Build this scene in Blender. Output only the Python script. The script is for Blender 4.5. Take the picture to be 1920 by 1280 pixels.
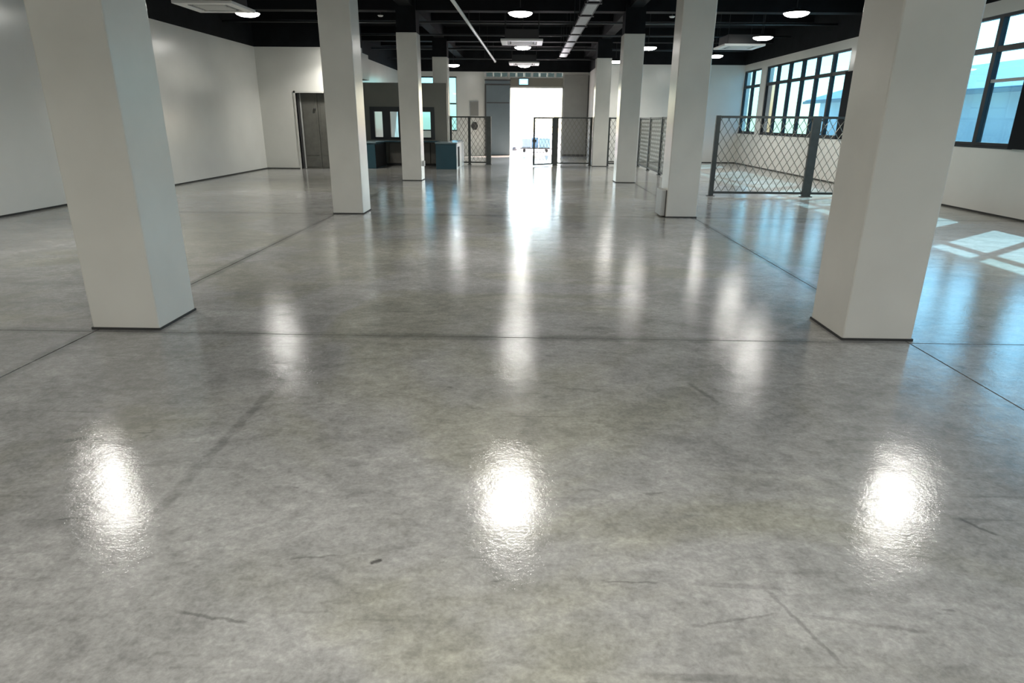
import bpy, math, random
from mathutils import Matrix, Vector

random.seed(7)
for o in list(bpy.data.objects):
    bpy.data.objects.remove(o, do_unlink=True)
scene = bpy.context.scene
COL = scene.collection

# ------------------------------------------------------------------ camera
EYE = 1.45
F_PX, PITCH, YAW, ROLL = 1201.97, 0.331508, -0.018882, 0.008614
fw = Vector((math.sin(YAW) * math.cos(PITCH), math.cos(YAW) * math.cos(PITCH), -math.sin(PITCH)))
rt = Vector((math.cos(YAW), -math.sin(YAW), 0.0))
up = rt.cross(fw)
rt2 = rt * math.cos(ROLL) + up * math.sin(ROLL)
up2 = up * math.cos(ROLL) - rt * math.sin(ROLL)
cam_data = bpy.data.cameras.new('camera')
cam = bpy.data.objects.new('camera', cam_data)
COL.objects.link(cam)
m3 = Matrix((rt2, up2, -fw)).transposed()
cam.matrix_world = Matrix.Translation((0, 0, EYE)) @ m3.to_4x4()
cam_data.sensor_fit = 'HORIZONTAL'
cam_data.sensor_width = 36.0
cam_data.lens = F_PX / 1920.0 * 36.0
cam_data.clip_start = 0.05
cam_data.clip_end = 500
scene.camera = cam

# ------------------------------------------------------------------ light
SUN_DIR = Vector((-1.0, -0.80, -1.05)).normalized()      # the way the sunlight travels
world = bpy.data.worlds.new('sky')
scene.world = world
world.use_nodes = True
wn, wl = world.node_tree.nodes, world.node_tree.links
wn.clear()
wo = wn.new('ShaderNodeOutputWorld')
bg = wn.new('ShaderNodeBackground')
sky = wn.new('ShaderNodeTexSky')
sky.sky_type = 'NISHITA'
sky.sun_disc = False
sky.sun_elevation = math.asin(-SUN_DIR.z)
sky.sun_rotation = math.atan2(-SUN_DIR.x, -SUN_DIR.y)
sky.dust_density = 1.0
sky.air_density = 1.0
bg.inputs['Strength'].default_value = 0.31
wl.new(sky.outputs['Color'], bg.inputs['Color'])
wl.new(bg.outputs['Background'], wo.inputs['Surface'])
sun_data = bpy.data.lights.new('sun', 'SUN')
sun = bpy.data.objects.new('sun', sun_data)
COL.objects.link(sun)
sun.location = (40, 40, 40)
sun.rotation_euler = SUN_DIR.to_track_quat('-Z', 'Y').to_euler()
sun_data.energy = 10.0
sun_data.angle = math.radians(0.7)
sun_data.color = (1.0, 0.80, 0.74)
LAMP_STRENGTH = 12.0      # the opal disc itself
BEAM_POWER = 11.5         # the downward beam of each lamp
BEAM_SPREAD = math.radians(140)
scene.view_settings.view_transform = 'Standard'
scene.view_settings.look = 'None'
scene.view_settings.gamma = 1.0
scene.view_settings.use_curve_mapping = False
scene.view_settings.exposure = 1.95

# ------------------------------------------------------------------ materials
def mat(name, color, rough=0.5, metal=0.0, spec=0.5, noise=None, bump=None):
    """noise = (scale, amount): mottles the colour; bump = (scale, strength)."""
    m = bpy.data.materials.new(name)
    m.use_nodes = True
    n, l = m.node_tree.nodes, m.node_tree.links
    b = n['Principled BSDF']
    b.inputs['Base Color'].default_value = (*color, 1)
    b.inputs['Roughness'].default_value = rough
    b.inputs['Metallic'].default_value = metal
    b.inputs['Specular IOR Level'].default_value = spec
    if noise or bump:
        g = n.new('ShaderNodeNewGeometry')
    if noise:
        t = n.new('ShaderNodeTexNoise')
        t.inputs['Scale'].default_value = noise[0]
        t.inputs['Detail'].default_value = 5
        l.new(g.outputs['Position'], t.inputs['Vector'])
        mr = n.new('ShaderNodeMapRange')
        mr.inputs['From Min'].default_value = 0.3
        mr.inputs['From Max'].default_value = 0.7
        mr.inputs['To Min'].default_value = 1 - noise[1]
        mr.inputs['To Max'].default_value = 1 + noise[1]
        l.new(t.outputs['Fac'], mr.inputs['Value'])
        mx = n.new('ShaderNodeVectorMath')
        mx.operation = 'SCALE'
        mx.inputs[0].default_value = color
        l.new(mr.outputs['Result'], mx.inputs['Scale'])
        l.new(mx.outputs['Vector'], b.inputs['Base Color'])
    if bump:
        t2 = n.new('ShaderNodeTexNoise')
        t2.inputs['Scale'].default_value = bump[0]
        t2.inputs['Detail'].default_value = 4
        l.new(g.outputs['Position'], t2.inputs['Vector'])
        bp = n.new('ShaderNodeBump')
        bp.inputs['Strength'].default_value = bump[1]
        bp.inputs['Distance'].default_value = 0.01
        l.new(t2.outputs['Fac'], bp.inputs['Height'])
        l.new(bp.outputs['Normal'], b.inputs['Normal'])
    return m

def emit_mat(name, color, strength):
    m = bpy.data.materials.new(name)
    m.use_nodes = True
    n, l = m.node_tree.nodes, m.node_tree.links
    n.clear()
    o = n.new('ShaderNodeOutputMaterial')
    e = n.new('ShaderNodeEmission')
    e.inputs['Color'].default_value = (*color, 1)
    e.inputs['Strength'].default_value = strength
    l.new(e.outputs['Emission'], o.inputs['Surface'])
    return m

def glass_mat(name, tint):
    m = bpy.data.materials.new(name)
    m.use_nodes = True
    n, l = m.node_tree.nodes, m.node_tree.links
    n.clear()
    o = n.new('ShaderNodeOutputMaterial')
    tr = n.new('ShaderNodeBsdfTransparent')
    tr.inputs['Color'].default_value = (*tint, 1)
    gl = n.new('ShaderNodeBsdfGlossy')
    gl.inputs['Roughness'].default_value = 0.02
    lw = n.new('ShaderNodeLayerWeight')           # same reflectance from either side of the sheet
    pw = n.new('ShaderNodeMath')
    pw.operation = 'POWER'
    pw.inputs[1].default_value = 5.0
    l.new(lw.outputs['Facing'], pw.inputs[0])
    ad = n.new('ShaderNodeMapRange')
    ad.inputs['To Min'].default_value = 0.03
    ad.inputs['To Max'].default_value = 0.9
    l.new(pw.outputs[0], ad.inputs['Value'])
    mx = n.new('ShaderNodeMixShader')
    l.new(ad.outputs['Result'], mx.inputs['Fac'])
    l.new(tr.outputs['BSDF'], mx.inputs[1])
    l.new(gl.outputs['BSDF'], mx.inputs[2])
    l.new(mx.outputs['Shader'], o.inputs['Surface'])
    return m

def floor_mat():
    m = bpy.data.materials.new('polished_concrete')
    m.use_nodes = True
    n, l = m.node_tree.nodes, m.node_tree.links
    b = n['Principled BSDF']
    g = n.new('ShaderNodeNewGeometry')
    sep = n.new('ShaderNodeSeparateXYZ')
    l.new(g.outputs['Position'], sep.inputs[0])

    def noise(scale, detail=6, rough=0.6, stretch=(1, 1, 1), rot=0.0, dist=0.0):
        mp = n.new('ShaderNodeMapping')
        mp.inputs['Scale'].default_value = stretch
        mp.inputs['Rotation'].default_value = (0, 0, rot)
        l.new(g.outputs['Position'], mp.inputs['Vector'])
        t = n.new('ShaderNodeTexNoise')
        t.inputs['Scale'].default_value = scale
        t.inputs['Detail'].default_value = detail
        t.inputs['Roughness'].default_value = rough
        t.inputs['Distortion'].default_value = dist
        l.new(mp.outputs['Vector'], t.inputs['Vector'])
        return t.outputs['Fac']

    def rng(v, a, b_, c, d, smooth=False):
        r = n.new('ShaderNodeMapRange')
        if smooth:
            r.interpolation_type = 'SMOOTHSTEP'
        for k, x in zip(('From Min', 'From Max', 'To Min', 'To Max'), (a, b_, c, d)):
            r.inputs[k].default_value = x
        l.new(v, r.inputs['Value'])
        return r.outputs['Result']

    def mth(op, a, b_=None):
        q = n.new('ShaderNodeMath')
        q.operation = op
        for i, x in enumerate((a, b_)):
            if x is None:
                continue
            if isinstance(x, (int, float)):
                q.inputs[i].default_value = x
            else:
                l.new(x, q.inputs[i])
        return q.outputs[0]

    big = rng(noise(0.55, 5, 0.6, dist=0.6), 0.3, 0.7, 0.72, 1.18)
    mid = rng(noise(2.6, 7, 0.68, stretch=(1.0, 1.35, 1), rot=0.6, dist=0.9), 0.28, 0.72, 0.72, 1.26)
    fine = rng(noise(16, 6, 0.72, stretch=(1.0, 1.3, 1), rot=-0.5, dist=0.5), 0.28, 0.72, 0.72, 1.26)
    speck = rng(noise(60, 3, 0.6), 0.3, 0.7, 0.86, 1.14)
    val = mth('MULTIPLY', mth('MULTIPLY', big, mid), mth('MULTIPLY', fine, speck))
    # wear: small dark pits and long thin trowel scratches
    pits = rng(noise(6.5, 3, 0.55, stretch=(0.8, 1.7, 1), rot=0.4, dist=0.5), 0.25, 0.30, 0.60, 1.0)
    scr1 = rng(noise(1.0, 3, 0.5, stretch=(0.7, 11, 1), rot=0.35, dist=0.2), 0.28, 0.33, 0.78, 1.0)
    scr2 = rng(noise(1.0, 3, 0.5, stretch=(0.8, 12, 1), rot=-0.8, dist=0.2), 0.28, 0.33, 0.80, 1.0)
    val = mth('MULTIPLY', val, mth('MULTIPLY', pits, mth('MULTIPLY', scr1, scr2)))
    # grime rubbed into the slab edges along the saw-cut joints
    wob = rng(noise(1.6, 4, 0.6), 0.3, 0.7, -0.022, 0.022)
    pres = rng(noise(0.45, 2, 0.5), 0.35, 0.6, 0.35, 1.0)

    def band(coord, at, w, depth):
        d = mth('ABSOLUTE', mth('ADD', mth('SUBTRACT', coord, at), wob))
        return mth('MULTIPLY', rng(d, w * 0.35, w, 1.0, 0.0, True), depth)
    X, Y = sep.outputs['X'], sep.outputs['Y']
    gr = None
    for coord, at, w, dp in ((X, -3.07, 0.085, 0.46), (X, 2.70, 0.085, 0.48), (Y, 4.30, 0.08, 0.42), (Y, 10.45, 0.12, 0.30),
                             (Y, 16.6, 0.18, 0.22)):
        q = band(coord, at, w, dp)
        gr = q if gr is None else mth('MAXIMUM', gr, q)
    gr = mth('MULTIPLY', gr, pres)
    # a scuffed older cut running straight away from the camera, left of centre
    s = band(X, -1.42, 0.04, 0.34)
    s = mth('MULTIPLY', s, rng(noise(9, 4, 0.7), 0.35, 0.6, 0.2, 1.0))
    s = mth('MULTIPLY', s, mth('MULTIPLY', rng(Y, 1.5, 2.3, 0.0, 1.0, True), rng(Y, 3.4, 3.9, 1.0, 0.0, True)))
    gr = mth('MAXIMUM', gr, s)
    val = mth('MULTIPLY', val, mth('SUBTRACT', 1.0, gr))
    # single scuffs, chips and hairline cracks: (from, to, half width, depth)
    fuzz = rng(noise(22, 3, 0.6), 0.3, 0.7, -0.006, 0.006)
    for (ax, ay), (bx, by), w, dp in (((-0.522, 1.834), (-0.478, 1.856), 0.013, 0.75), ((-1.08, 1.592), (-0.80, 1.540), 0.009, 0.40),
                                      ((-2.17, 2.665), (-2.06, 2.712), 0.035, 0.40), ((-0.81, 1.848), (-0.63, 1.877), 0.007, 0.30),
                                      ((0.97, 3.52), (1.08, 3.20), 0.022, 0.35), ((1.70, 2.18), (1.79, 2.06), 0.013, 0.45),
                                      ((0.26, 1.767), (0.48, 1.768), 0.007, 0.36), ((0.80, 1.78), (0.93, 1.40), 0.010, 0.30),
                                      ((0.50, 1.57), (0.83, 1.64), 0.008, 0.28), ((0.83, 1.64), (1.30, 1.56), 0.014, 0.25)):
        L = math.hypot(bx - ax, by - ay)
        ux, uy = (bx - ax) / L, (by - ay) / L
        px, py = mth('SUBTRACT', X, ax), mth('SUBTRACT', Y, ay)
        u = mth('ADD', mth('MULTIPLY', px, ux), mth('MULTIPLY', py, uy))
        v = mth('ADD', mth('SUBTRACT', mth('MULTIPLY', py, ux), mth('MULTIPLY', px, uy)), fuzz)
        k = mth('MULTIPLY', rng(mth('ABSOLUTE', v), w * 0.2, w, 1.0, 0.0, True),
                rng(mth('ABSOLUTE', mth('SUBTRACT', u, L / 2)), L * 0.32, L * 0.5, dp, 0.0, True))
        val = mth('MULTIPLY', val, mth('SUBTRACT', 1.0, k))
    # grey to olive tint patches
    tint = rng(noise(0.42, 5, 0.55, dist=0.8), 0.46, 0.57, 0.0, 1.0, True)
    mixc = n.new('ShaderNodeMix')
    mixc.data_type = 'RGBA'
    mixc.inputs['A'].default_value = (0.345, 0.343, 0.328, 1)
    mixc.inputs['B'].default_value = (0.312, 0.308, 0.262, 1)
    l.new(tint, mixc.inputs['Factor'])
    sc = n.new('ShaderNodeVectorMath')
    sc.operation = 'SCALE'
    l.new(mixc.outputs['Result'], sc.inputs[0])
    l.new(val, sc.inputs['Scale'])
    l.new(sc.outputs['Vector'], b.inputs['Base Color'])
    b.inputs['Roughness'].default_value = 0.6
    b.inputs['Specular IOR Level'].default_value = 0.2
    b.inputs['Coat Weight'].default_value = 1.0
    b.inputs['Coat IOR'].default_value = 1.58
    rg = rng(noise(3.0, 5, 0.6), 0.3, 0.7, 0.075, 0.14)
    l.new(rg, b.inputs['Coat Roughness'])
    h = mth('ADD', mth('MULTIPLY', noise(75, 4, 0.65), 0.36), mth('MULTIPLY', noise(4.5, 4, 0.6), 1.4))
    bp = n.new('ShaderNodeBump')
    bp.inputs['Strength'].default_value = 0.145
    bp.inputs['Distance'].default_value = 0.012
    l.new(h, bp.inputs['Height'])
    l.new(bp.outputs['Normal'], b.inputs['Normal'])
    l.new(bp.outputs['Normal'], b.inputs['Coat Normal'])
    return m

M = {}
M['floor'] = floor_mat()
M['joint'] = mat('joint_filler', (0.11, 0.11, 0.10), 0.6)
M['white'] = mat('off_white_wall_paint', (0.75, 0.748, 0.70), 0.22, noise=(1.3, 0.035), bump=(20, 0.03))
M['column'] = mat('off_white_column_paint', (0.70, 0.69, 0.63), 0.25, noise=(2.2, 0.04), bump=(24, 0.035))
M['black'] = mat('black_ceiling_paint', (0.009, 0.0102, 0.0118), 0.8, spec=0.15, noise=(3.0, 0.25), bump=(9, 0.2))
M['beam'] = mat('charcoal_beam_paint', (0.0075, 0.0085, 0.0098), 0.75, spec=0.15, noise=(3.0, 0.25))
M['pipe_dark'] = mat('dark_grey_conduit', (0.035, 0.038, 0.040), 0.45, 0.3)
M['seal'] = mat('dark_base_seal', (0.035, 0.036, 0.034), 0.7)
M['frame'] = mat('black_window_aluminium', (0.012, 0.014, 0.017), 0.4, 0.2)
M['glass'] = glass_mat('blue_tinted_glass', (0.33, 0.515, 0.58))
M['glass_clear'] = glass_mat('clear_glass', (0.94, 0.95, 0.95))
M['glass_grey'] = glass_mat('dusty_grey_glass', (0.30, 0.33, 0.33))
M['shutter'] = mat('charcoal_sash_panel', (0.018, 0.020, 0.022), 0.85, spec=0.1)
M['fence'] = mat('grey_fence_steel', (0.075, 0.082, 0.078), 0.45, 0.3, noise=(9, 0.12))
M['mesh'] = mat('olive_grey_expanded_mesh', (0.21, 0.205, 0.17), 0.45, 0.3)
M['teal'] = mat('teal_laminate', (0.017, 0.060, 0.082), 0.30, noise=(4, 0.08))
M['teal_top'] = mat('teal_worktop_glare', (0.16, 0.22, 0.235), 0.25)  # teal paled to paint in the grazing reflection on the tops
M['booth'] = mat('grey_partition_paint', (0.19, 0.19, 0.165), 0.5, noise=(2, 0.05))
M['booth_frame'] = mat('dark_slate_frame', (0.025, 0.031, 0.034), 0.45)
M['panel_brown'] = mat('grey_brown_panel', (0.10, 0.097, 0.085), 0.5, noise=(6, 0.1))
M['black_shade_trim'] = mat('black_trim_and_shade', (0.008, 0.009, 0.010), 0.8)  # black for trim, also painted shade in the kneehole and side opening
M['side_glare'] = mat('teal_side_door_glare', (0.55, 0.62, 0.64), 0.28)  # pale tone paints the doorway's glare onto the teal laminate side
M['door_grey'] = mat('grey_steel_door', (0.115, 0.115, 0.10), 0.45, noise=(7, 0.14))
M['jamb'] = mat('pale_door_frame', (0.60, 0.60, 0.56), 0.4)
M['slide_blue'] = mat('blue_grey_sliding_door', (0.155, 0.20, 0.225), 0.4, noise=(2, 0.06))
M['slide_grey'] = mat('grey_sliding_door', (0.27, 0.27, 0.255), 0.45, noise=(3, 0.05))
M['lintel'] = mat('beige_lintel', (0.25, 0.24, 0.20), 0.5)
M['metal'] = mat('galvanised_steel', (0.42, 0.46, 0.46), 0.35, 0.7, noise=(12, 0.12))
M['lamp_body'] = mat('black_lamp_housing', (0.02, 0.02, 0.022), 0.4)
M['lamp'] = emit_mat('lamp_diffuser', (1.0, 0.975, 0.92), LAMP_STRENGTH)
M['ac'] = mat('white_plastic_casing', (0.82, 0.82, 0.79), 0.4)
M['louvre_glass'] = glass_mat('dark_louvre_glass', (0.10, 0.115, 0.12))
M['ac_dark'] = mat('grey_grille', (0.30, 0.31, 0.31), 0.5)
M['pipe_white'] = mat('white_pipe', (0.70, 0.72, 0.70), 0.35)
M['sign'] = emit_mat('backlit_sky_blue_sign', (0.23, 0.60, 0.84), 0.95)
M['sign_pale'] = emit_mat('backlit_pale_sign_band', (0.40, 0.74, 0.90), 1.0)
M['ground'] = mat('pale_yard_concrete', (0.62, 0.61, 0.58), 0.8, noise=(0.8, 0.06))
M['yard_wall'] = mat('white_rendered_wall', (0.78, 0.78, 0.75), 0.7, noise=(0.6, 0.04))
M['roof_blue'] = mat('blue_grey_sheet_roof', (0.26, 0.36, 0.42), 0.5)
M['board'] = mat('grey_notice_board', (0.26, 0.26, 0.24), 0.5)
M['dark_box'] = mat('dark_grey_plastic', (0.06, 0.06, 0.06), 0.5)
M['bundle_blue'] = mat('pale_blue_wrap', (0.05, 0.12, 0.19), 0.4, noise=(8, 0.25))
M['bundle_pale'] = mat('pale_cyan_wrap', (0.15, 0.27, 0.32), 0.4, noise=(8, 0.15))
M['bundle_grey'] = mat('pale_grey_wrap', (0.17, 0.23, 0.27), 0.4, noise=(8, 0.1))
M['rubber'] = mat('black_rubber', (0.012, 0.012, 0.012), 0.7)
M['trunk_grey'] = mat('grey_trunking', (0.52, 0.53, 0.51), 0.4)

# ------------------------------------------------------------------ mesh helpers
class MB:
    def __init__(self):
        self.v, self.f, self.mi, self.mats = [], [], [], []

    def _m(self, m):
        if m not in self.mats:
            self.mats.append(m)
        return self.mats.index(m)

    def box(self, x0, x1, y0, y1, z0, z1, m):
        i = len(self.v)
        self.v += [(x0, y0, z0), (x1, y0, z0), (x1, y1, z0), (x0, y1, z0), (x0, y0, z1), (x1, y0, z1), (x1, y1, z1), (x0, y1, z1)]
        fs = [(0, 3, 2, 1), (4, 5, 6, 7), (0, 1, 5, 4), (1, 2, 6, 5), (2, 3, 7, 6), (3, 0, 4, 7)]
        self.f += [tuple(i + k for k in q) for q in fs]
        self.mi += [self._m(m)] * 6
        return self

    def bar(self, a, b, r, m, n=4, r2=None, cap=True):
        a, b = Vector(a), Vector(b)
        d = (b - a).normalized()
        u = d.orthogonal().normalized() if abs(d.z) < 0.99 or n > 4 else Vector((1, 1, 0)).normalized()
        w = d.cross(u)
        r2 = r if r2 is None else r2
        i = len(self.v)
        for p, rr in ((a, r), (b, r2)):
            for k in range(n):
                t = 2 * math.pi * (k + 0.5) / n
                self.v.append(tuple(p + (u * math.cos(t) + w * math.sin(t)) * rr))
        k0 = len(self.f)
        for k in range(n):
            q = (k + 1) % n
            self.f.append((i + k, i + q, i + n + q, i + n + k))
        if cap:
            self.f.append(tuple(i + k for k in reversed(range(n))))
            self.f.append(tuple(i + n + k for k in range(n)))
        self.mi += [self._m(m)] * (len(self.f) - k0)
        return self

    def lathe(self, prof, m, n=28, c=(0, 0, 0)):
        """prof: (radius, z) from one end to the other; zero radius ends close it."""
        i = len(self.v)
        rings = []
        for r, z in prof:
            if r <= 1e-6:
                rings.append([len(self.v)])
                self.v.append((c[0], c[1], c[2] + z))
            else:
                rings.append(list(range(len(self.v), len(self.v) + n)))
                for k in range(n):
                    t = 2 * math.pi * k / n
                    self.v.append((c[0] + r * math.cos(t), c[1] + r * math.sin(t), c[2] + z))
        k0 = len(self.f)
        for A, B in zip(rings, rings[1:]):
            for k in range(n):
                q = (k + 1) % n
                if len(A) == 1:
                    self.f.append((A[0], B[q], B[k]))
                elif len(B) == 1:
                    self.f.append((A[k], A[q], B[0]))
                else:
                    self.f.append((A[k], A[q], B[q], B[k]))
        self.mi += [self._m(m)] * (len(self.f) - k0)
        return self

    def prism(self, poly, x0, x1, m):
        """poly of (y, z) pushed along x."""
        i, n = len(self.v), len(poly)
        self.v += [(x0, y, z) for y, z in poly] + [(x1, y, z) for y, z in poly]
        k0 = len(self.f)
        for k in range(n):
            q = (k + 1) % n
            self.f.append((i + k, i + q, i + n + q, i + n + k))
        self.f.append(tuple(i + k for k in reversed(range(n))))
        self.f.append(tuple(i + n + k for k in range(n)))
        self.mi += [self._m(m)] * (len(self.f) - k0)
        return self

    def build(self, name, parent=None, bevel=0.0, smooth=False):
        me = bpy.data.meshes.new(name)
        me.from_pydata(self.v, [], self.f)
        for m in self.mats:
            me.materials.append(M[m])
        me.polygons.foreach_set('material_index', self.mi)
        if smooth:
            me.polygons.foreach_set('use_smooth', [True] * len(me.polygons))
        me.update()
        o = bpy.data.objects.new(name, me)
        COL.objects.link(o)
        if parent is not None:
            o.parent = parent
        if bevel:
            b = o.modifiers.new('bevel', 'BEVEL')
            b.width = bevel
            b.segments = 2
            b.limit_method = 'ANGLE'
        return o

def box(name, parent, x0, x1, y0, y1, z0, z1, m, bevel=0.0):
    return MB().box(x0, x1, y0, y1, z0, z1, m).build(name, parent, bevel)

def tag(o, label=None, cat=None, group=None, kind=None):
    for k, v in (('label', label), ('category', cat), ('group', group), ('kind', kind)):
        if v:
            o[k] = v
    return o

def thing(name, label, cat, loc=(0, 0, 0), rz=0.0, group=None, kind=None):
    o = bpy.data.objects.new(name, None)
    COL.objects.link(o)
    o.location = loc
    o.rotation_euler = (0, 0, rz)
    o.empty_display_size = 0.2
    return tag(o, label, cat, group, kind)

def children_of(o):
    return [c for c in bpy.data.objects if c.parent == o]

def dup(root, kids, loc, label, rz=None):
    """a copy of a thing with copies of its parts and sub-parts; kids = {part: [sub-parts]}"""
    r = root.copy()
    COL.objects.link(r)
    r.location = loc
    if rz is not None:
        r.rotation_euler = (0, 0, rz)
    r['label'] = label
    for ch, subs in kids:
        c = ch.copy()
        COL.objects.link(c)
        c.parent = r
        for s in subs:
            d = s.copy()
            COL.objects.link(d)
            d.parent = c
    return r

def kids_of(root):
    return [(c, children_of(c)) for c in children_of(root)]

# ------------------------------------------------------------------ room shell
XL, XR = -7.95, 7.90          # side walls
YB, YF = -5.0, 29.6           # wall behind the camera, far wall
PAINT = 3.42                  # white paint stops here, black above
TOP = 4.30                    # ceiling slab
YD = 20.2                     # near face of the wall with the grey double door
YR = 25.4                     # back wall on the right
XC = 2.64                     # side wall right of the entrance recess
XB = -5.50                    # side wall left of the booth recess
T = 0.25

fl = tag(MB().box(XL - T, XR + T, YB - T, YF + 0.3, -0.30, -0.006, 'joint').build('floor'),
         'polished grey concrete floor with mottled marks and dark slab joints', 'floor', kind='structure')
xs = [XL - T, -3.07, 2.70, XR + T]
ys = [YB - T, -1.83, 4.30, 10.45, 16.60, 22.75, YF + 0.3]
G = 0.006
for i in range(3):
    for j in range(6):
        box('slab', fl, xs[i] + (G if i else 0), xs[i + 1] - (G if i < 2 else 0), ys[j] + (G if j else 0), ys[j + 1] - (G if j < 5 else 0),
            -0.05, 0.0, 'floor')

ce = tag(box('ceiling', None, XL - T, XR + T, YB - T, YF + 0.3, TOP, TOP + 0.2, 'black'),
         'black painted ceiling slab with beams and conduits', 'ceiling', kind='structure')
for y in (-1.62, 4.58, 10.71, 16.84, 22.97):
    box('beam', ce, XL, XR, y - 0.17, y + 0.17, 3.88, TOP, 'beam')
for x in (-2.86, 2.51):
    box('beam', ce, x - 0.15, x + 0.15, YB, YF, 3.96, TOP, 'beam')
for y in (13.8, 19.9, 26.3):
    box('beam', ce, XL, XR, y - 0.10, y + 0.10, 4.08, TOP, 'beam')
for y, z, r in ((15.1, 3.95, 0.022), (18.3, 3.84, 0.03), (21.4, 3.90, 0.03), (24.6, 3.82, 0.035), (27.4, 3.74, 0.03)):
    MB().bar((XL, y, z), (XR, y, z), r, 'pipe_dark', 8).build('conduit', ce, smooth=True)

def wall_box(mb, x0, x1, y0, y1, z0, z1, m='white'):
    """white up to PAINT and black above"""
    if z0 < PAINT < z1:
        mb.box(x0, x1, y0, y1, z0, PAINT, m).box(x0, x1, y0, y1, PAINT, z1, 'black')
    else:
        mb.box(x0, x1, y0, y1, z0, z1, 'black' if z0 >= PAINT else m)

def wall(name, boxes, label):
    mb = MB()
    for b in boxes:
        wall_box(mb, *b)
    return tag(mb.build(name), label, 'wall', kind='structure')

wall('wall_left', [(XL - T, XL, YB, YD, 0, TOP)], 'long blank off-white wall on the left with a black band above')
wall('wall_behind', [(XL - T, XR + T, YB - T, YB, 0, TOP)], 'plain off-white wall behind the camera')
DX0, DX1, DZ = -6.87, -5.62, 2.18
wall('wall_door_side', [(XL - T, DX0, YD, YD + T, 0, TOP), (DX0, DX1, YD, YD + T, DZ, TOP), (DX1, XB + 0.1, YD, YD + T, 0, TOP), (DX0, DX1, YD + T - 0.04, YD + T, 0, DZ, 'black'),  # black box behind the leaves added to stop daylight at the door gaps
                        (XB + 0.1, -4.86, YD, YD + T, 3.3, TOP)],
     'off-white wall with the grey double door at back left')
wall('wall_booth_side', [(XB - T, XB, YD + T, YF, 0, TOP)], 'side wall beside the reception booth recess')
WSILL, WHEAD, WTR = 1.10, 3.20, 2.66
WIN = [(23.60, 25.40, 2), (17.28, 23.10, 6), (11.08, 16.92, 6), (4.70, 10.55, 6), (-1.60, 4.20, 6)]
rb = [(XR, XR + T, YB, YR + T, 0, WSILL), (XR, XR + T, YB, YR + T, WHEAD, TOP)]
edge = YB
for a, b, _ in sorted(WIN):
    rb.append((XR, XR + T, edge, a, WSILL, WHEAD))
    edge = b
rb.append((XR, XR + T, edge, YR + T, WSILL, WHEAD))
wall('wall_right', rb, 'off-white wall on the right with long black-framed windows')
wall('wall_back_right', [(XC, XR, YR, YR + T, 0, TOP)], 'off-white back wall behind the fenced area at right')
wall('wall_entrance_side', [(XC, XC + T, YR + T, YF, 0, TOP)], 'short off-white return wall right of the entrance recess')
FX0, FX1 = -4.62, -3.03       # far window
EX0, EX1, EZ = -0.72, 1.52, 2.84
TX0, TX1 = -1.80, 1.52        # transom strip
wall('wall_far', [(XB - T, FX0, YF, YF + T, 0, TOP), (FX0, FX1, YF, YF + T, 0, 1.0), (FX0, FX1, YF, YF + T, 3.22, TOP),
                  (FX1, TX0, YF, YF + T, 0, TOP), (TX0, EX0, YF, YF + T, 0, 3.18), (EX1, XC + T, YF, YF + T, 0, TOP),
                  (TX0, TX1, YF, YF + T, 3.42, TOP)],
     'off-white far wall around the bright entrance opening')
tag(box('trim_1', None, EX0, EX1, YF - 0.05, YF + T, EZ, 3.18, 'lintel'), 'beige lintel band above the bright doorway', 'lintel', kind='structure')
tag(box('trim_2', None, XB + 0.1, -4.86, YD, 21.2, 2.58, 3.30, 'white', 0.01), 'white bulkhead box high at the booth corner', 'bulkhead', kind='structure')
t3 = tag(MB().box(EX1, EX1 + 0.05, YF - 0.06, YF + T, 0, EZ, 'jamb').box(EX0 - 0.05, EX0, YF - 0.06, YF + T, 0, EZ, 'jamb')
         .box(EX0 - 0.05, EX1 + 0.05, YF - 0.06, YF + T, EZ - 0.06, EZ, 'jamb').build('trim_3'), 'pale frame around the bright doorway', 'door frame', kind='structure')

def base(name, x0, x1, y0, y1, label):
    tag(box(name, None, x0, x1, y0, y1, 0, 0.028, 'seal'), label, 'baseboard', kind='structure')
base('baseboard_left', XL, XL + 0.012, YB, YD, 'thin dark line at the foot of the left wall')
base('baseboard_right', XR - 0.012, XR, YB, YR, 'thin dark line at the foot of the right wall')
base('baseboard_door_side', XL, DX0, YD - 0.012, YD, 'thin dark line at the foot of the door wall')
base('baseboard_back_right', XC, XR, YR - 0.012, YR, 'thin dark line at the foot of the back right wall')

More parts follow.
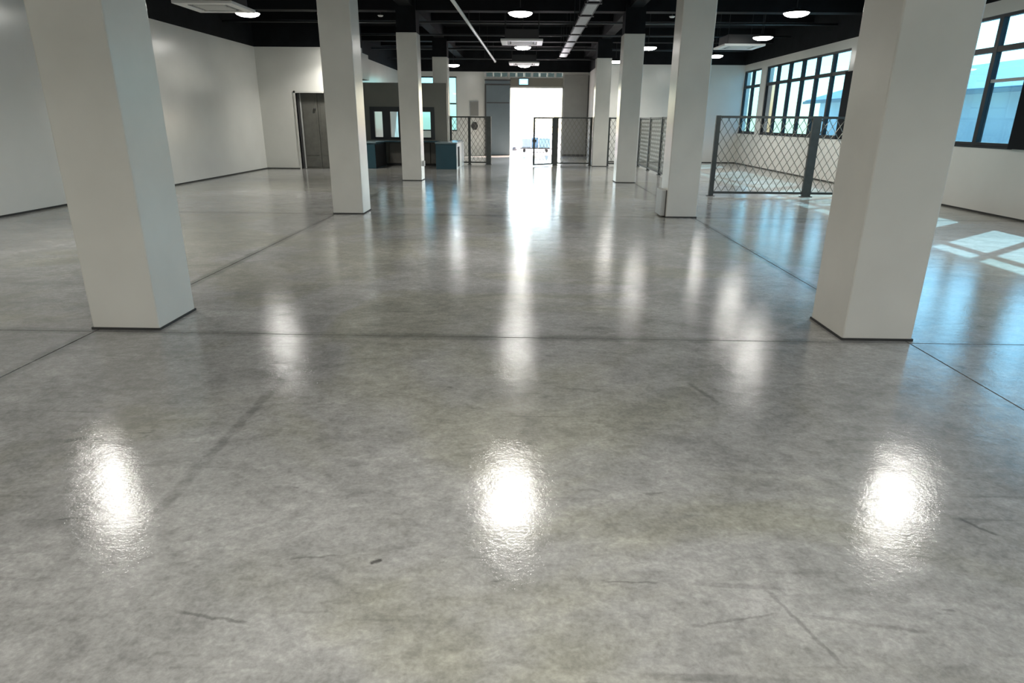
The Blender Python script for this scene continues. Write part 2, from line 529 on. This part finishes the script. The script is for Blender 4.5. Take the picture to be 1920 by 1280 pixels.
# ------------------------------------------------------------------ windows of the right wall
def side_window(idx, y0, y1, n, shutter, grey_cols, label):
    w = thing('window_%d' % idx, label, 'window', (XR + 0.06, y0, 0), 0, kind='structure')
    L = y1 - y0
    d0, d1 = -0.03, 0.05
    fr = MB()
    fr.box(d0, d1, 0, L, WSILL, WSILL + 0.06, 'frame').box(d0, d1, 0, L, WHEAD - 0.05, WHEAD, 'frame')
    fr.box(d0, d1, 0, 0.06, WSILL, WHEAD, 'frame').box(d0, d1, L - 0.06, L, WSILL, WHEAD, 'frame')
    fr.build('window_frame', w)
    box('transom', w, d0 - 0.01, d1, 0.06, L - 0.06, WTR - 0.045, WTR + 0.045, 'frame')
    p = L / n
    for k in range(1, n):
        box('mullion', w, d0 - 0.015, d1, k * p - 0.05, k * p + 0.05, WSILL + 0.06, WHEAD - 0.05, 'frame')
    for k in range(n):
        a, b = k * p + 0.05, (k + 1) * p - 0.05
        g = 'glass_grey' if k in grey_cols else 'glass'
        box('pane', w, 0.008, 0.014, a, b, WTR + 0.045, WHEAD - 0.05, 'glass')
        box('pane', w, 0.008, 0.014, a, b, WSILL + 0.06, WTR - 0.045, g)
        if idx == 3 and k == 0:
            box('glazing_bar', w, d0, 0.03, a, b, 2.13, 2.18, 'trunk_grey')
    if shutter:
        box('sash_panel', w, -0.11, -0.075, -0.40, 0.02, WSILL - 0.02, WTR, 'shutter')
    box('sill', w, -0.07, 0.0, -0.02, L + 0.02, WSILL - 0.03, WSILL, 'frame')
    return w

side_window(1, *WIN[0], False, (), 'narrow two-bay black-framed window at the far end of the right wall')
side_window(2, *WIN[1], True, (5,), 'six-bay black-framed window above the front fence on the right wall')
side_window(3, *WIN[2], True, (), 'black-framed window at the right edge of the picture, blue panes')
side_window(4, *WIN[3], False, (), 'black-framed window on the right wall beside the camera')
side_window(5, *WIN[4], False, (), 'black-framed window on the right wall behind the camera')

w6 = thing('window_6', 'tall cyan window in the far wall, behind the booth', 'window', (0, YF + 0.05, 0), kind='structure')
fr = MB()
fr.box(FX0, FX0 + 0.05, 0, 0.08, 1.0, 3.22, 'frame').box(FX1 - 0.05, FX1, 0, 0.08, 1.0, 3.22, 'jamb')
fr.box(FX0, FX1, 0, 0.08, 1.0, 1.05, 'frame').box(FX0, FX1, 0, 0.08, 3.17, 3.22, 'frame')
fr.build('window_frame', w6)
box('glazing_bar', w6, FX0 + 0.05, FX1 - 0.05, 0.0, 0.06, 2.10, 2.16, 'frame')
box('mullion', w6, -3.86, -3.80, 0.0, 0.06, 1.05, 3.17, 'frame')
for a, b in ((FX0 + 0.05, -3.86), (-3.80, FX1 - 0.05)):
    box('pane', w6, a, b, 0.03, 0.036, 1.05, 2.10, 'glass')
    box('pane', w6, a, b, 0.03, 0.036, 2.16, 3.17, 'glass')

w7 = thing('window_7', 'low strip of small dark panes over the entrance', 'window', (0, YF, 0), kind='structure')
fr = MB()
fr.box(TX0, TX1, -0.03, 0.06, 3.18, 3.225, 'ac').box(TX0, TX1, -0.03, 0.06, 3.385, 3.42, 'ac')
fr.build('window_frame', w7)
n = 10
p = (TX1 - TX0) / n
for k in range(n + 1):
    x = TX0 + k * p
    box('mullion', w7, x - (0.028 if k % 3 else 0.05), x + (0.028 if k % 3 else 0.05), -0.03, 0.06, 3.225, 3.385, 'ac')
for k in range(n):
    box('pane', w7, TX0 + k * p + 0.03, TX0 + (k + 1) * p - 0.03, 0.03, 0.036, 3.225, 3.385, 'louvre_glass')

# ------------------------------------------------------------------ doors
d1 = thing('door_1', 'grey steel double door in a recess of the left back wall', 'door', (0, YD, 0), kind='structure')
fr = MB()
fr.box(DX0 - 0.05, DX0, -0.02, T, 0, DZ + 0.05, 'jamb').box(DX1, DX1 + 0.05, -0.02, T, 0, DZ + 0.05, 'jamb')
fr.box(DX0 - 0.05, DX1 + 0.05, -0.02, T, DZ, DZ + 0.05, 'jamb')
fr.build('door_frame', d1)
box('jamb_lining', d1, DX0, DX0 + 0.07, 0.10, T, 0, DZ, 'dark_box')
for a, b in ((DX0 + 0.07, -6.285), (-6.275, DX1)):
    lf = box('door_leaf', d1, a, b, 0.15, 0.20, 0.0, DZ, 'door_grey', 0.004)
    box('kick_panel', lf, a + 0.05, b - 0.04, 0.14, 0.15, 0.06, 0.28, 'door_grey', 0.003)
    box('raised_panel', lf, a + 0.07, b - 0.06, 0.142, 0.15, 0.40, 2.05, 'door_grey', 0.003)
MB().lathe([(0, 0), (0.035, 0), (0.035, 0.04), (0, 0.04)], 'dark_box', 12).build('door_knob', d1).location = (-6.36, 0.12, 1.72)
box('edge_strip', d1, DX0 + 0.07, DX0 + 0.10, 0.13, 0.15, 0.01, DZ, 'trunk_grey')

d2 = thing('door_2', 'blue-grey sliding door leaf left of the bright doorway', 'door', (0, YF, 0), kind='structure')
box('door_leaf', d2, -1.76, -0.74, -0.13, -0.07, 0.02, 2.88, 'slide_blue', 0.005)
box('seam', d2, -1.74, -0.76, -0.136, -0.13, 2.16, 2.20, 'dark_box')
box('edge_strip', d2, -1.82, -1.76, -0.14, -0.06, 0.0, 2.92, 'dark_box')
box('track_cover', d2, -1.80, -0.75, -0.16, -0.04, 2.94, 3.06, 'slide_blue', 0.005)
box('track', d2, -1.82, -0.72, -0.15, -0.04, 2.885, 2.935, 'dark_box')
box('track', d2, -1.82, -0.72, -0.15, -0.04, 3.065, 3.11, 'dark_box')
d3 = thing('door_3', 'plain grey sliding door leaf right of the bright doorway', 'door', (0, YF, 0), kind='structure')
box('door_leaf', d3, 1.60, 2.60, -0.15, -0.08, 0.06, 3.30, 'slide_grey', 0.005)
box('bottom_seal', d3, 1.60, 2.60, -0.155, -0.075, 0.01, 0.07, 'dark_box')
box('edge_strip', d3, 2.60, 2.63, -0.155, -0.075, 0.01, 3.30, 'dark_box')

# ------------------------------------------------------------------ columns
CW, CD = 0.49, 0.52
order = ['nearest', 'second', 'third', 'fourth']
CX = {'left': -2.87, 'right': 2.50}
lab = {('left', 0): 'big square white column nearest the camera on the left',
       ('left', 1): 'second white column of the left row, lit along its right edge',
       ('left', 2): 'third white column of the left row, in front of the reception counter',
       ('left', 3): 'fourth and farthest white column of the left row, behind the teal counter end',
       ('right', 0): 'big square white column nearest the camera on the right',
       ('right', 1): 'second white column of the right row, grey box at its foot',
       ('right', 2): 'third white column of the right row, black upper part showing',
       ('right', 3): 'fourth and farthest white column of the right row, touching the back fence'}
for side, x in CX.items():
    for k in range(4):
        y = 4.32 + 6.13 * k + (0.03 if k == 0 else 0)
        c = thing('column', lab[(side, k)], 'column', (x, y + CD / 2, 0), group='two rows of square columns')
        box('shaft', c, -CW / 2, CW / 2, -CD / 2, CD / 2, 0.0, 3.40, 'column', 0.012)
        box('upper_section', c, -CW / 2 + 0.012, CW / 2 - 0.012, -CD / 2 + 0.012, CD / 2 - 0.012, 3.40, TOP, 'black')
        s = MB()
        e = 0.006
        s.box(-CW / 2 - e, CW / 2 + e, -CD / 2 - e, CD / 2 + e, 0.0, 0.016, 'seal')
        s.build('base_seal', c)
        if (side, k) == ('right', 1):
            tr = box('trunking_box', c, -CW / 2 - 0.075, -CW / 2, -0.20, 0.24, 0.016, 0.42, 'trunk_grey', 0.006)
            box('trunking_edge', tr, -CW / 2 - 0.013, -CW / 2, -0.205, -0.20, 0.016, 0.42, 'dark_box')
        if (side, k) == ('left', 2):
            box('socket_box', c, CW / 2, CW / 2 + 0.05, -0.06, 0.06, 0.34, 0.47, 'ac', 0.005)

# ------------------------------------------------------------------ fences
def lattice(mb, x0, x1, z0, z1, m, w=0.15, h=0.235, r=0.0062):
    s = h / w
    W, Hh = x1 - x0, z1 - z0
    for sg in (1, -1):
        k = -int(Hh / h) - 2
        while True:
            a = k * w + 0.02
            if a > W + Hh / s:
                break
            # line x = a + sg * t / s, z = t (for sg = -1 it starts from a)
            t0, t1 = 0.0, Hh
            xa = lambda t: a + sg * t / s
            lo, hi = (0 - a) * s * sg, (W - a) * s * sg
            lo, hi = min(lo, hi), max(lo, hi)
            t0, t1 = max(t0, lo), min(t1, hi)
            if t1 - t0 > 0.02:
                mb.bar((x0 + xa(t0), 0.003 * sg, z0 + t0), (x0 + xa(t1), 0.003 * sg, z0 + t1), r, m, 4, cap=False)
            k += 1
    return mb

def fence_run(name, label, loc, rz, posts, group, skip_first=False, wide=()):
    f = thing(name, label, 'fence', loc, rz, group)
    for i, x in enumerate(posts):
        h = 0.085 if i in wide else 0.045
        box('post', f, x - h, x + h, -0.035, 0.035, 0.0, 1.585, 'fence', 0.004)
        box('foot_plate', f, x - h - 0.03, x + h + 0.03, -0.06, 0.06, 0.0, 0.012, 'fence')
    for i, (a, b) in enumerate(zip(posts, posts[1:])):
        a += 0.085 if i in wide else 0.045
        b -= 0.085 if i + 1 in wide else 0.045
        box('top_rail', f, a, b, -0.02, 0.02, 1.535, 1.58, 'fence')
        box('bottom_rail', f, a, b, -0.02, 0.02, 0.05, 0.095, 'fence')
        tag(lattice(MB(), a, b, 0.095, 1.535, 'mesh').build('wire_mesh', f), kind='stuff')
    return f

def gate_leaf(name, label, loc, rz, L, wide):
    g = thing(name, label, 'gate', loc, rz)
    box('stile', g, 0.0, 0.05, -0.02, 0.02, 0.03, 1.57, 'fence')
    box('stile', g, L - 0.05, L, -0.02, 0.02, 0.03, 1.57, 'fence')
    box('top_rail', g, 0.05, L - 0.05, -0.02, 0.02, 1.525, 1.57, 'fence')
    box('bottom_rail', g, 0.05, L - 0.05, -0.02, 0.02, 0.03, 0.075, 'fence')
    tag(lattice(MB(), 0.05, L - 0.05, 0.075, 1.525, 'mesh').build('wire_mesh', g), kind='stuff')
    box('latch', g, L - 0.10, L + 0.01, -0.04, 0.04, 0.78, 0.86, 'dark_box')
    return g

FG = 'grey expanded-mesh fences'
YG = 23.10
fence_run('mesh_fence', 'grey mesh fence facing the camera between the two right columns', (0, 13.75, 0), 0, [3.86, 5.83, 7.84], FG, wide=(1,))
fence_run('mesh_fence', 'mesh fence running away from the camera past the second right column', (3.86, 13.84, 0), math.pi / 2,
          [1.80, 3.62, 5.44, 7.30, 9.20], FG)
fence_run('mesh_fence', 'far mesh fence panel right of the doorway, joined to the fourth right column', (0, YG, 0), 0, [1.00, 2.20], FG, wide=(0,))
fence_run('mesh_fence', 'short far mesh fence seen between the third and fourth right columns', (0, YG, 0), 0, [2.80, 3.70], FG)
fence_run('mesh_fence', 'far mesh fence between the teal counter and the open gate', (0, YG, 0), 0, [-2.60, -1.96, -1.30], FG, wide=(2,))
gate_leaf('gate_leaf', 'half-open gate leaf in front of the bright doorway', (0.92, YG - 0.05, 0), math.radians(180 + 42), 0.92, True)

# ------------------------------------------------------------------ reception booth
YP = 22.30
bp_ = thing('booth_partition', 'grey partition wall with dark-framed windows behind the reception counter', 'partition', (0, YP, 0))
PX0, PX1, PZ = -5.48, -2.62, 2.585
WB = [(-5.02, -4.76), (-4.50, -4.235), (-3.97, -3.70), (-3.44, -3.17)]
WZ0, WZ1 = 0.90, 1.70
mb = MB()
mb.box(PX0, PX1, 0, 0.10, WZ1, PZ, 'booth').box(PX0, PX1, 0, 0.10, 0, WZ0, 'booth')
e0 = PX0
for a, b in WB:
    mb.box(e0, a, 0, 0.10, WZ0, WZ1, 'booth')
    e0 = b
mb.box(e0, PX1, 0, 0.10, WZ0, WZ1, 'booth')
mb.build('wall_panel', bp_)
for i, (a, b) in enumerate(WB):
    wfr = MB()
    l0 = (WB[i - 1][1] + a) / 2 if i else a - 0.15
    l1 = (WB[i + 1][0] + b) / 2 if i < 3 else b + 0.13
    wfr.box(l0, a, -0.02, 0.0, WZ0 - 0.07, WZ1 + 0.15, 'booth_frame').box(b, l1, -0.02, 0.0, WZ0 - 0.07, WZ1 + 0.15, 'booth_frame')
    wfr.box(a, b, -0.02, 0.0, WZ1, WZ1 + 0.15, 'booth_frame').box(a, b, -0.02, 0.0, WZ0 - 0.07, WZ0, 'booth_frame')
    w = wfr.build('window_frame', bp_)
    box('pane', w, a, b, 0.03, 0.036, WZ0, WZ1, 'glass_clear')
    box('sill', w, a - 0.02, b + 0.02, -0.04, 0.0, WZ0 - 0.035, WZ0, 'black_shade_trim')

rc = thing('reception_counter', 'teal reception counter with two arms and dark kneehole, behind the left columns', 'counter', (0, 20.6, 0))
la = box('left_arm', rc, -5.30, -4.68, 0.0, 1.6, 0.0, 0.76, 'teal', 0.006)
box('arm_shade', la, -4.68, -4.672, 0.03, 1.58, 0.02, 0.72, 'black_shade_trim')  # black sheet paints the kneehole's shade on the arm's inner face
ra = box('right_arm', rc, -2.80, -2.165, 0.0, 1.62, 0.0, 0.76, 'teal', 0.006)
sp = MB()
sp.box(-2.165, -2.15, 0.02, 0.28, 0.0, 0.76, 'side_glare').box(-2.165, -2.15, 0.95, 2.36, 0.0, 0.76, 'side_glare')
sp.box(-2.165, -2.15, 0.28, 0.95, 0.66, 0.76, 'side_glare')
sp.build('side_panel', rc)
box('rear_cabinet', rc, -2.60, -2.165, 1.84, 2.36, 0.0, 0.76, 'teal')
box('niche_shade', ra, -2.166, -2.160, 0.28, 0.95, 0.05, 0.66, 'black_shade_trim')  # flat black sheet in place of the shade inside an open slot
box('worktop', rc, -5.32, -4.64, -0.02, 1.66, 0.76, 0.80, 'teal_top', 0.004)
tp = MB()
tp.prism([(-0.02, 0.76), (1.66, 0.76), (1.66, 0.80), (-0.02, 0.80)], -2.82, -2.14, 'teal_top')
tp.build('worktop', rc, 0.004)
box('rear_top', rc, -2.58, -2.14, 1.66, 2.38, 0.76, 0.80, 'teal_top', 0.004)
box('back_shelf', rc, -4.64, -2.82, 1.25, 1.66, 0.76, 0.80, 'teal', 0.004)
for a, b in ((-4.56, -4.10), (-4.08, -3.64), (-3.62, -3.20), (-3.18, -2.82)):
    box('back_panel', rc, a, b, 1.60, 1.64, 0.07, 0.74, 'panel_brown', 0.004)
box('plinth', rc, -4.66, -2.81, 1.58, 1.66, 0.0, 0.06, 'black_shade_trim')

# ------------------------------------------------------------------ things on the far wall
es = thing('exit_sign', 'small light-blue sign above the bright doorway', 'sign', (-0.155, YF - 0.10, 2.90))
box('sign_case', es, -0.20, 0.20, -0.02, 0.03, 0.0, 0.25, 'dark_box', 0.005)
box('sign_face', es, -0.185, 0.185, -0.025, -0.02, 0.015, 0.235, 'sign')
box('sign_band', es, -0.12, 0.12, -0.028, -0.025, 0.08, 0.17, 'sign_pale')
box('bracket', es, -0.03, 0.03, 0.03, 0.052, 0.10, 0.16, 'dark_box')
nb = thing('notice_board', 'grey board on the far wall above the left fence', 'board', (-2.29, YF - 0.03, 1.64))
box('board_face', nb, -0.18, 0.18, 0.0, 0.03, 0.0, 0.59, 'board', 0.004)
bf = MB()
bf.box(-0.19, 0.19, -0.008, 0.0, -0.01, 0.02, 'ac_dark').box(-0.19, 0.19, -0.008, 0.0, 0.57, 0.60, 'ac_dark')
bf.box(-0.19, -0.165, -0.008, 0.0, 0.02, 0.57, 'ac_dark').box(0.165, 0.19, -0.008, 0.0, 0.02, 0.57, 'ac_dark')
bf.build('board_frame', nb)
ex = thing('hose_reel', 'dark round fitting on the far wall below the grey board', 'fitting', (-2.28, YF, 1.22))
rl = MB().lathe([(0, 0), (0.05, 0), (0.13, 0.02), (0.15, 0.05), (0.13, 0.09), (0, 0.10)], 'dark_box', 20).build('reel_drum', ex)
rl.rotation_euler = (math.pi / 2, 0, 0)
box('wall_plate', ex, -0.09, 0.09, -0.012, 0.0, -0.16, 0.16, 'dark_box')

# ------------------------------------------------------------------ pendant lamps
ZL = 3.35
def make_lamp(loc, label):
    p = thing('pendant_lamp', label, 'lamp', loc, 0, 'round pendant lamps')
    MB().lathe([(0, 0.095), (0.06, 0.095), (0.10, 0.075), (0.225, 0.045), (0.236, 0.03), (0.236, 0.02), (0.222, 0.02), (0, 0.022)], 'lamp_body', 32).build('housing', p)
    MB().lathe([(0.226, 0.02), (0.205, -0.008), (0.14, -0.034), (0, -0.048)], 'lamp', 20).build('diffuser', p)
    ld = bpy.data.lights.new('beam', 'AREA')
    ld.shape = 'DISK'
    ld.size = 0.40
    ld.energy = BEAM_POWER
    ld.spread = BEAM_SPREAD
    ld.color = (1.0, 0.965, 0.90)
    lo = bpy.data.objects.new('beam', ld)
    COL.objects.link(lo)
    lo.parent = p
    lo.location = (0, 0, -0.055)
    MB().bar((0, 0, 0.095), (0, 0, TOP - ZL - 0.05), 0.008, 'lamp_body', 8).build('cord', p)
    MB().lathe([(0, TOP - ZL - 0.05), (0.05, TOP - ZL - 0.05), (0.06, TOP - ZL), (0, TOP - ZL)], 'lamp_body', 16).build('canopy', p)
    return p
LAMPS = [
    (-0.15, 13.45, 'nearest visible round pendant lamp at top centre of the picture'),
    (-0.14, 19.40, 'round pendant lamp just below the middle ceiling air conditioner'),
    (-0.12, 25.60, 'farthest centre pendant lamp, against the far ceiling air conditioner'),
    (-5.42, 13.65, 'round pendant lamp beside the ceiling air conditioner at left'),
    (-5.42, 19.50, 'pendant lamp hidden by the second left column, near the grey door'),
    (-5.75, 26.60, 'pendant lamp over the booth, just right of the second left column'),
    (-2.73, 25.60, 'small far pendant lamp right of the fourth left column'),
    (4.95, 13.28, 'large round pendant lamp at top right beside the nearest right column'),
    (5.59, 16.90, 'pendant lamp above the right ceiling air conditioner'),
    (5.72, 21.44, 'small pendant lamp right of the second right column, below the air conditioner'),
    (3.30, 19.30, 'small pendant lamp between the second and third right columns'),
    (2.98, 23.60, 'small pendant lamp between the third and fourth right columns'),
    (-0.15, 7.38, 'pendant lamp overhead, its glare at the lower centre of the floor'),
    (-5.40, 7.40, 'pendant lamp overhead, its glare at the lower left of the floor'),
    (4.93, 7.45, 'pendant lamp overhead, its glare at the lower right of the floor'),
    (-0.15, 1.30, 'pendant lamp above the camera'),
    (-5.40, 1.30, 'pendant lamp above and left of the camera'),
    (4.95, 1.30, 'pendant lamp above and right of the camera'),
    (-0.15, -1.60, 'added unseen pendant lamp behind the camera'),  # this last row is added to brighten the near floor and column fronts
    (-5.40, -1.60, 'added unseen pendant lamp behind and left of the camera'),
    (4.95, -1.60, 'added unseen pendant lamp behind and right of the camera'),
]
lamp0 = make_lamp((LAMPS[0][0], LAMPS[0][1], ZL), LAMPS[0][2])
lk = kids_of(lamp0)
for x, y, lb in LAMPS[1:]:
    dup(lamp0, lk, (x, y, ZL), lb)

# ------------------------------------------------------------------ ceiling air conditioners
def make_ac(loc, label):
    a = thing('ceiling_air_conditioner', label, 'air conditioner', loc, 0, 'white ceiling cassettes')
    s = 0.52
    box('casing', a, -s + 0.10, s - 0.10, -s + 0.10, s - 0.10, 0.05, 0.28, 'lamp_body', 0.01)
    fp = MB()
    q = 0.27
    fp.box(-s, s, -s, -q - 0.10, 0.0, 0.05, 'ac').box(-s, s, q + 0.10, s, 0.0, 0.05, 'ac')
    fp.box(-s, -q - 0.10, -q - 0.10, q + 0.10, 0.0, 0.05, 'ac').box(q + 0.10, s, -q - 0.10, q + 0.10, 0.0, 0.05, 'ac')
    fp.build('fascia', a, 0.008)
    for sx, sy in ((0, 1), (0, -1), (1, 0), (-1, 0)):
        if sx == 0:
            box('louvre', a, -q, q, sy * (q + 0.06) - 0.03, sy * (q + 0.06) + 0.03, 0.012, 0.03, 'ac_dark')
        else:
            box('louvre', a, sx * (q + 0.06) - 0.03, sx * (q + 0.06) + 0.03, -q, q, 0.012, 0.03, 'ac_dark')
    g = MB().box(-q, q, -q, q, 0.02, 0.04, 'ac_dark').build('grille', a)
    for k in range(9):
        y = -q + 0.03 + k * 0.06
        box('grille_slat', g, -q, q, y - 0.012, y + 0.012, 0.004, 0.02, 'ac')
    for sx in (-1, 1):
        for sy in (-1, 1):
            MB().bar((sx * 0.42, sy * 0.42, 0.28), (sx * 0.42, sy * 0.42, TOP - loc[2]), 0.008, 'pipe_dark', 6).build('hanger_rod', a)
    return a
ac0 = make_ac((-0.15, 17.75, 3.30), 'white square ceiling air conditioner above the middle pendant lamp')
ak = kids_of(ac0)
for x, y, lb in ((-5.58, 12.62, 'white square ceiling air conditioner at top left, seen from below'),
                 (5.52, 18.50, 'white square ceiling air conditioner right of the second right column'),
                 (-0.12, 24.20, 'far white ceiling air conditioner above the entrance')):
    dup(ac0, ak, (x, y, 3.30), lb)

# ------------------------------------------------------------------ tray, pipe, detectors
ct = thing('cable_tray', 'grey cable tray hung under the black ceiling right of centre', 'cable tray', (1.19, 8.0, 3.5), 0.0)
for k in range(10):
    y = 0.72 + k * 1.53
    box('tray_plate', ct, -0.10, 0.10, y, y + 1.20, 0.0, 0.008, 'metal')
    box('cross_bar', ct, -0.16, 0.16, y - 0.20, y - 0.12, -0.015, 0.03, 'lamp_body')
    for sx in (-0.14, 0.14):
        MB().bar((sx, y - 0.16, 0.03), (sx, y - 0.16, TOP - 3.5), 0.007, 'lamp_body', 6).build('hanger_rod', ct)
for sx in (-0.115, 0.115):
    box('side_rail', ct, sx - 0.012, sx + 0.012, 0.2, 15.6, 0.0, 0.07, 'lamp_body')
wp = thing('white_pipe', 'long thin white pipe under the black ceiling left of centre', 'pipe', (-1.50, 9.5, 3.6), 0.0)
MB().bar((0, 0, 0), (0.25, 17.2, 0), 0.036, 'pipe_white', 12).build('tube', wp, smooth=True)
MB().bar((0.25, 17.2, 0), (0.2515, 17.28, 0), 0.05, 'pipe_white', 12).build('end_cap', wp)
for k in range(6):
    y = 1.2 + k * 3.0
    MB().bar((0.0145 * y, y, 0.03), (0.0145 * y, y, TOP - 3.6), 0.008, 'lamp_body', 6).build('hanger_rod', wp)

def make_det(loc, label):
    d = thing('smoke_detector', label, 'detector', loc, 0, 'small white ceiling detectors')
    MB().lathe([(0, 0), (0.05, 0.0), (0.075, 0.03), (0, 0.035)], 'ac', 16).build('head', d)
    MB().bar((0, 0, 0.03), (0, 0, TOP - loc[2]), 0.012, 'lamp_body', 6).build('stem', d)
    return d
dt0 = make_det((-3.75, 18.0, 3.92), 'small white detector left of the third left column')
dk = kids_of(dt0)
for x, y, lb in ((-1.74, 28.3, 'tiny white detector near the far end of the white pipe'), (1.27, 28.1, 'tiny white detector near the far end of the cable tray'),
                 (3.60, 17.9, 'tiny white detector beside the second right column')):
    dup(dt0, dk, (x, y, 3.80 if y > 20 else 3.92), lb)

# ------------------------------------------------------------------ outside
tag(MB().box(-60, 60, -60, 90, -0.5, -0.31, 'ground').box(-60, 60, YF + 0.3, 90, -0.31, -0.005, 'ground')
    .box(XR + T, 60, -60, YF + 0.3, -0.31, -0.05, 'ground').box(-60, XR + T, -60, YB - T, -0.31, -0.02, 'ground').build('ground'), 'pale sunlit concrete yard outside the building', 'ground', kind='structure')
sh = thing('neighbour_shed', 'low white shed with a blue-grey roof outside the right windows', 'building', (17.0, 0, -0.05))
box('shed_wall', sh, 0.0, 8.0, -6.0, 40.0, 0.0, 2.7, 'yard_wall')
rf = MB()
i = 0
rf.v += [(-0.7, -6.5, 2.6), (4.0, -6.5, 4.0), (8.7, -6.5, 2.6), (-0.7, 40.5, 2.6), (4.0, 40.5, 4.0), (8.7, 40.5, 2.6),
         (-0.7, -6.5, 2.75), (4.0, -6.5, 4.15), (8.7, -6.5, 2.75), (-0.7, 40.5, 2.75), (4.0, 40.5, 4.15), (8.7, 40.5, 2.75)]
rf.f += [(6, 7, 10, 9), (7, 8, 11, 10), (0, 3, 4, 1), (1, 4, 5, 2), (0, 6, 9, 3), (2, 5, 11, 8), (0, 1, 7, 6), (1, 2, 8, 7), (3, 9, 10, 4), (4, 10, 11, 5)]
rf.mi += [rf._m('roof_blue')] * 10
rf.build('roof', sh)
box('gutter', sh, -0.82, -0.70, -6.5, 40.5, 2.56, 2.70, 'ac_dark')

cart = thing('platform_cart', 'low cart loaded with pale blue bundles outside the doorway', 'cart', (0.45, 33.0, 0.0))
box('deck', cart, -0.75, 0.75, -0.35, 0.35, 0.15, 0.20, 'dark_box', 0.01)
for sx in (-0.55, 0.55):
    for sy in (-0.27, 0.27):
        w = MB().lathe([(0, -0.025), (0.075, -0.025), (0.075, 0.025), (0, 0.025)], 'rubber', 16).build('wheel', cart)
        w.rotation_euler = (math.pi / 2, 0, 0)
        w.location = (sx, sy, 0.075)
for nm, lb, a, b, h, mm in (('bundle', 'pale grey bundle at the left end of the cart', -0.68, -0.22, 0.42, 'bundle_grey'),
                            ('bundle', 'mid-blue bundle in the middle of the cart', -0.20, 0.14, 0.48, 'bundle_blue'),
                            ('bundle', 'pale cyan bundle at the right end of the cart', 0.16, 0.72, 0.45, 'bundle_pale')):
    bd = thing(nm, lb, 'bundle', (0.45 + (a + b) / 2, 33.0, 0.20), group='wrapped bundles on the cart')
    hw = (b - a) / 2
    box('wrapped_stack', bd, -hw, hw, -0.30, 0.30, 0.0, h, mm, 0.05)
    box('strap', bd, -0.02, 0.02, -0.306, 0.306, 0.0, h + 0.005, mm)
st = tag(MB().lathe([(0, 0), (0.13, 0.0), (0.14, 0.08), (0.10, 0.16), (0, 0.19)], 'dark_box', 14).build('cone_base'),
         'small dark lump on the yard left of the cart', 'debris')
st.location = (-0.60, 34.6, -0.005)
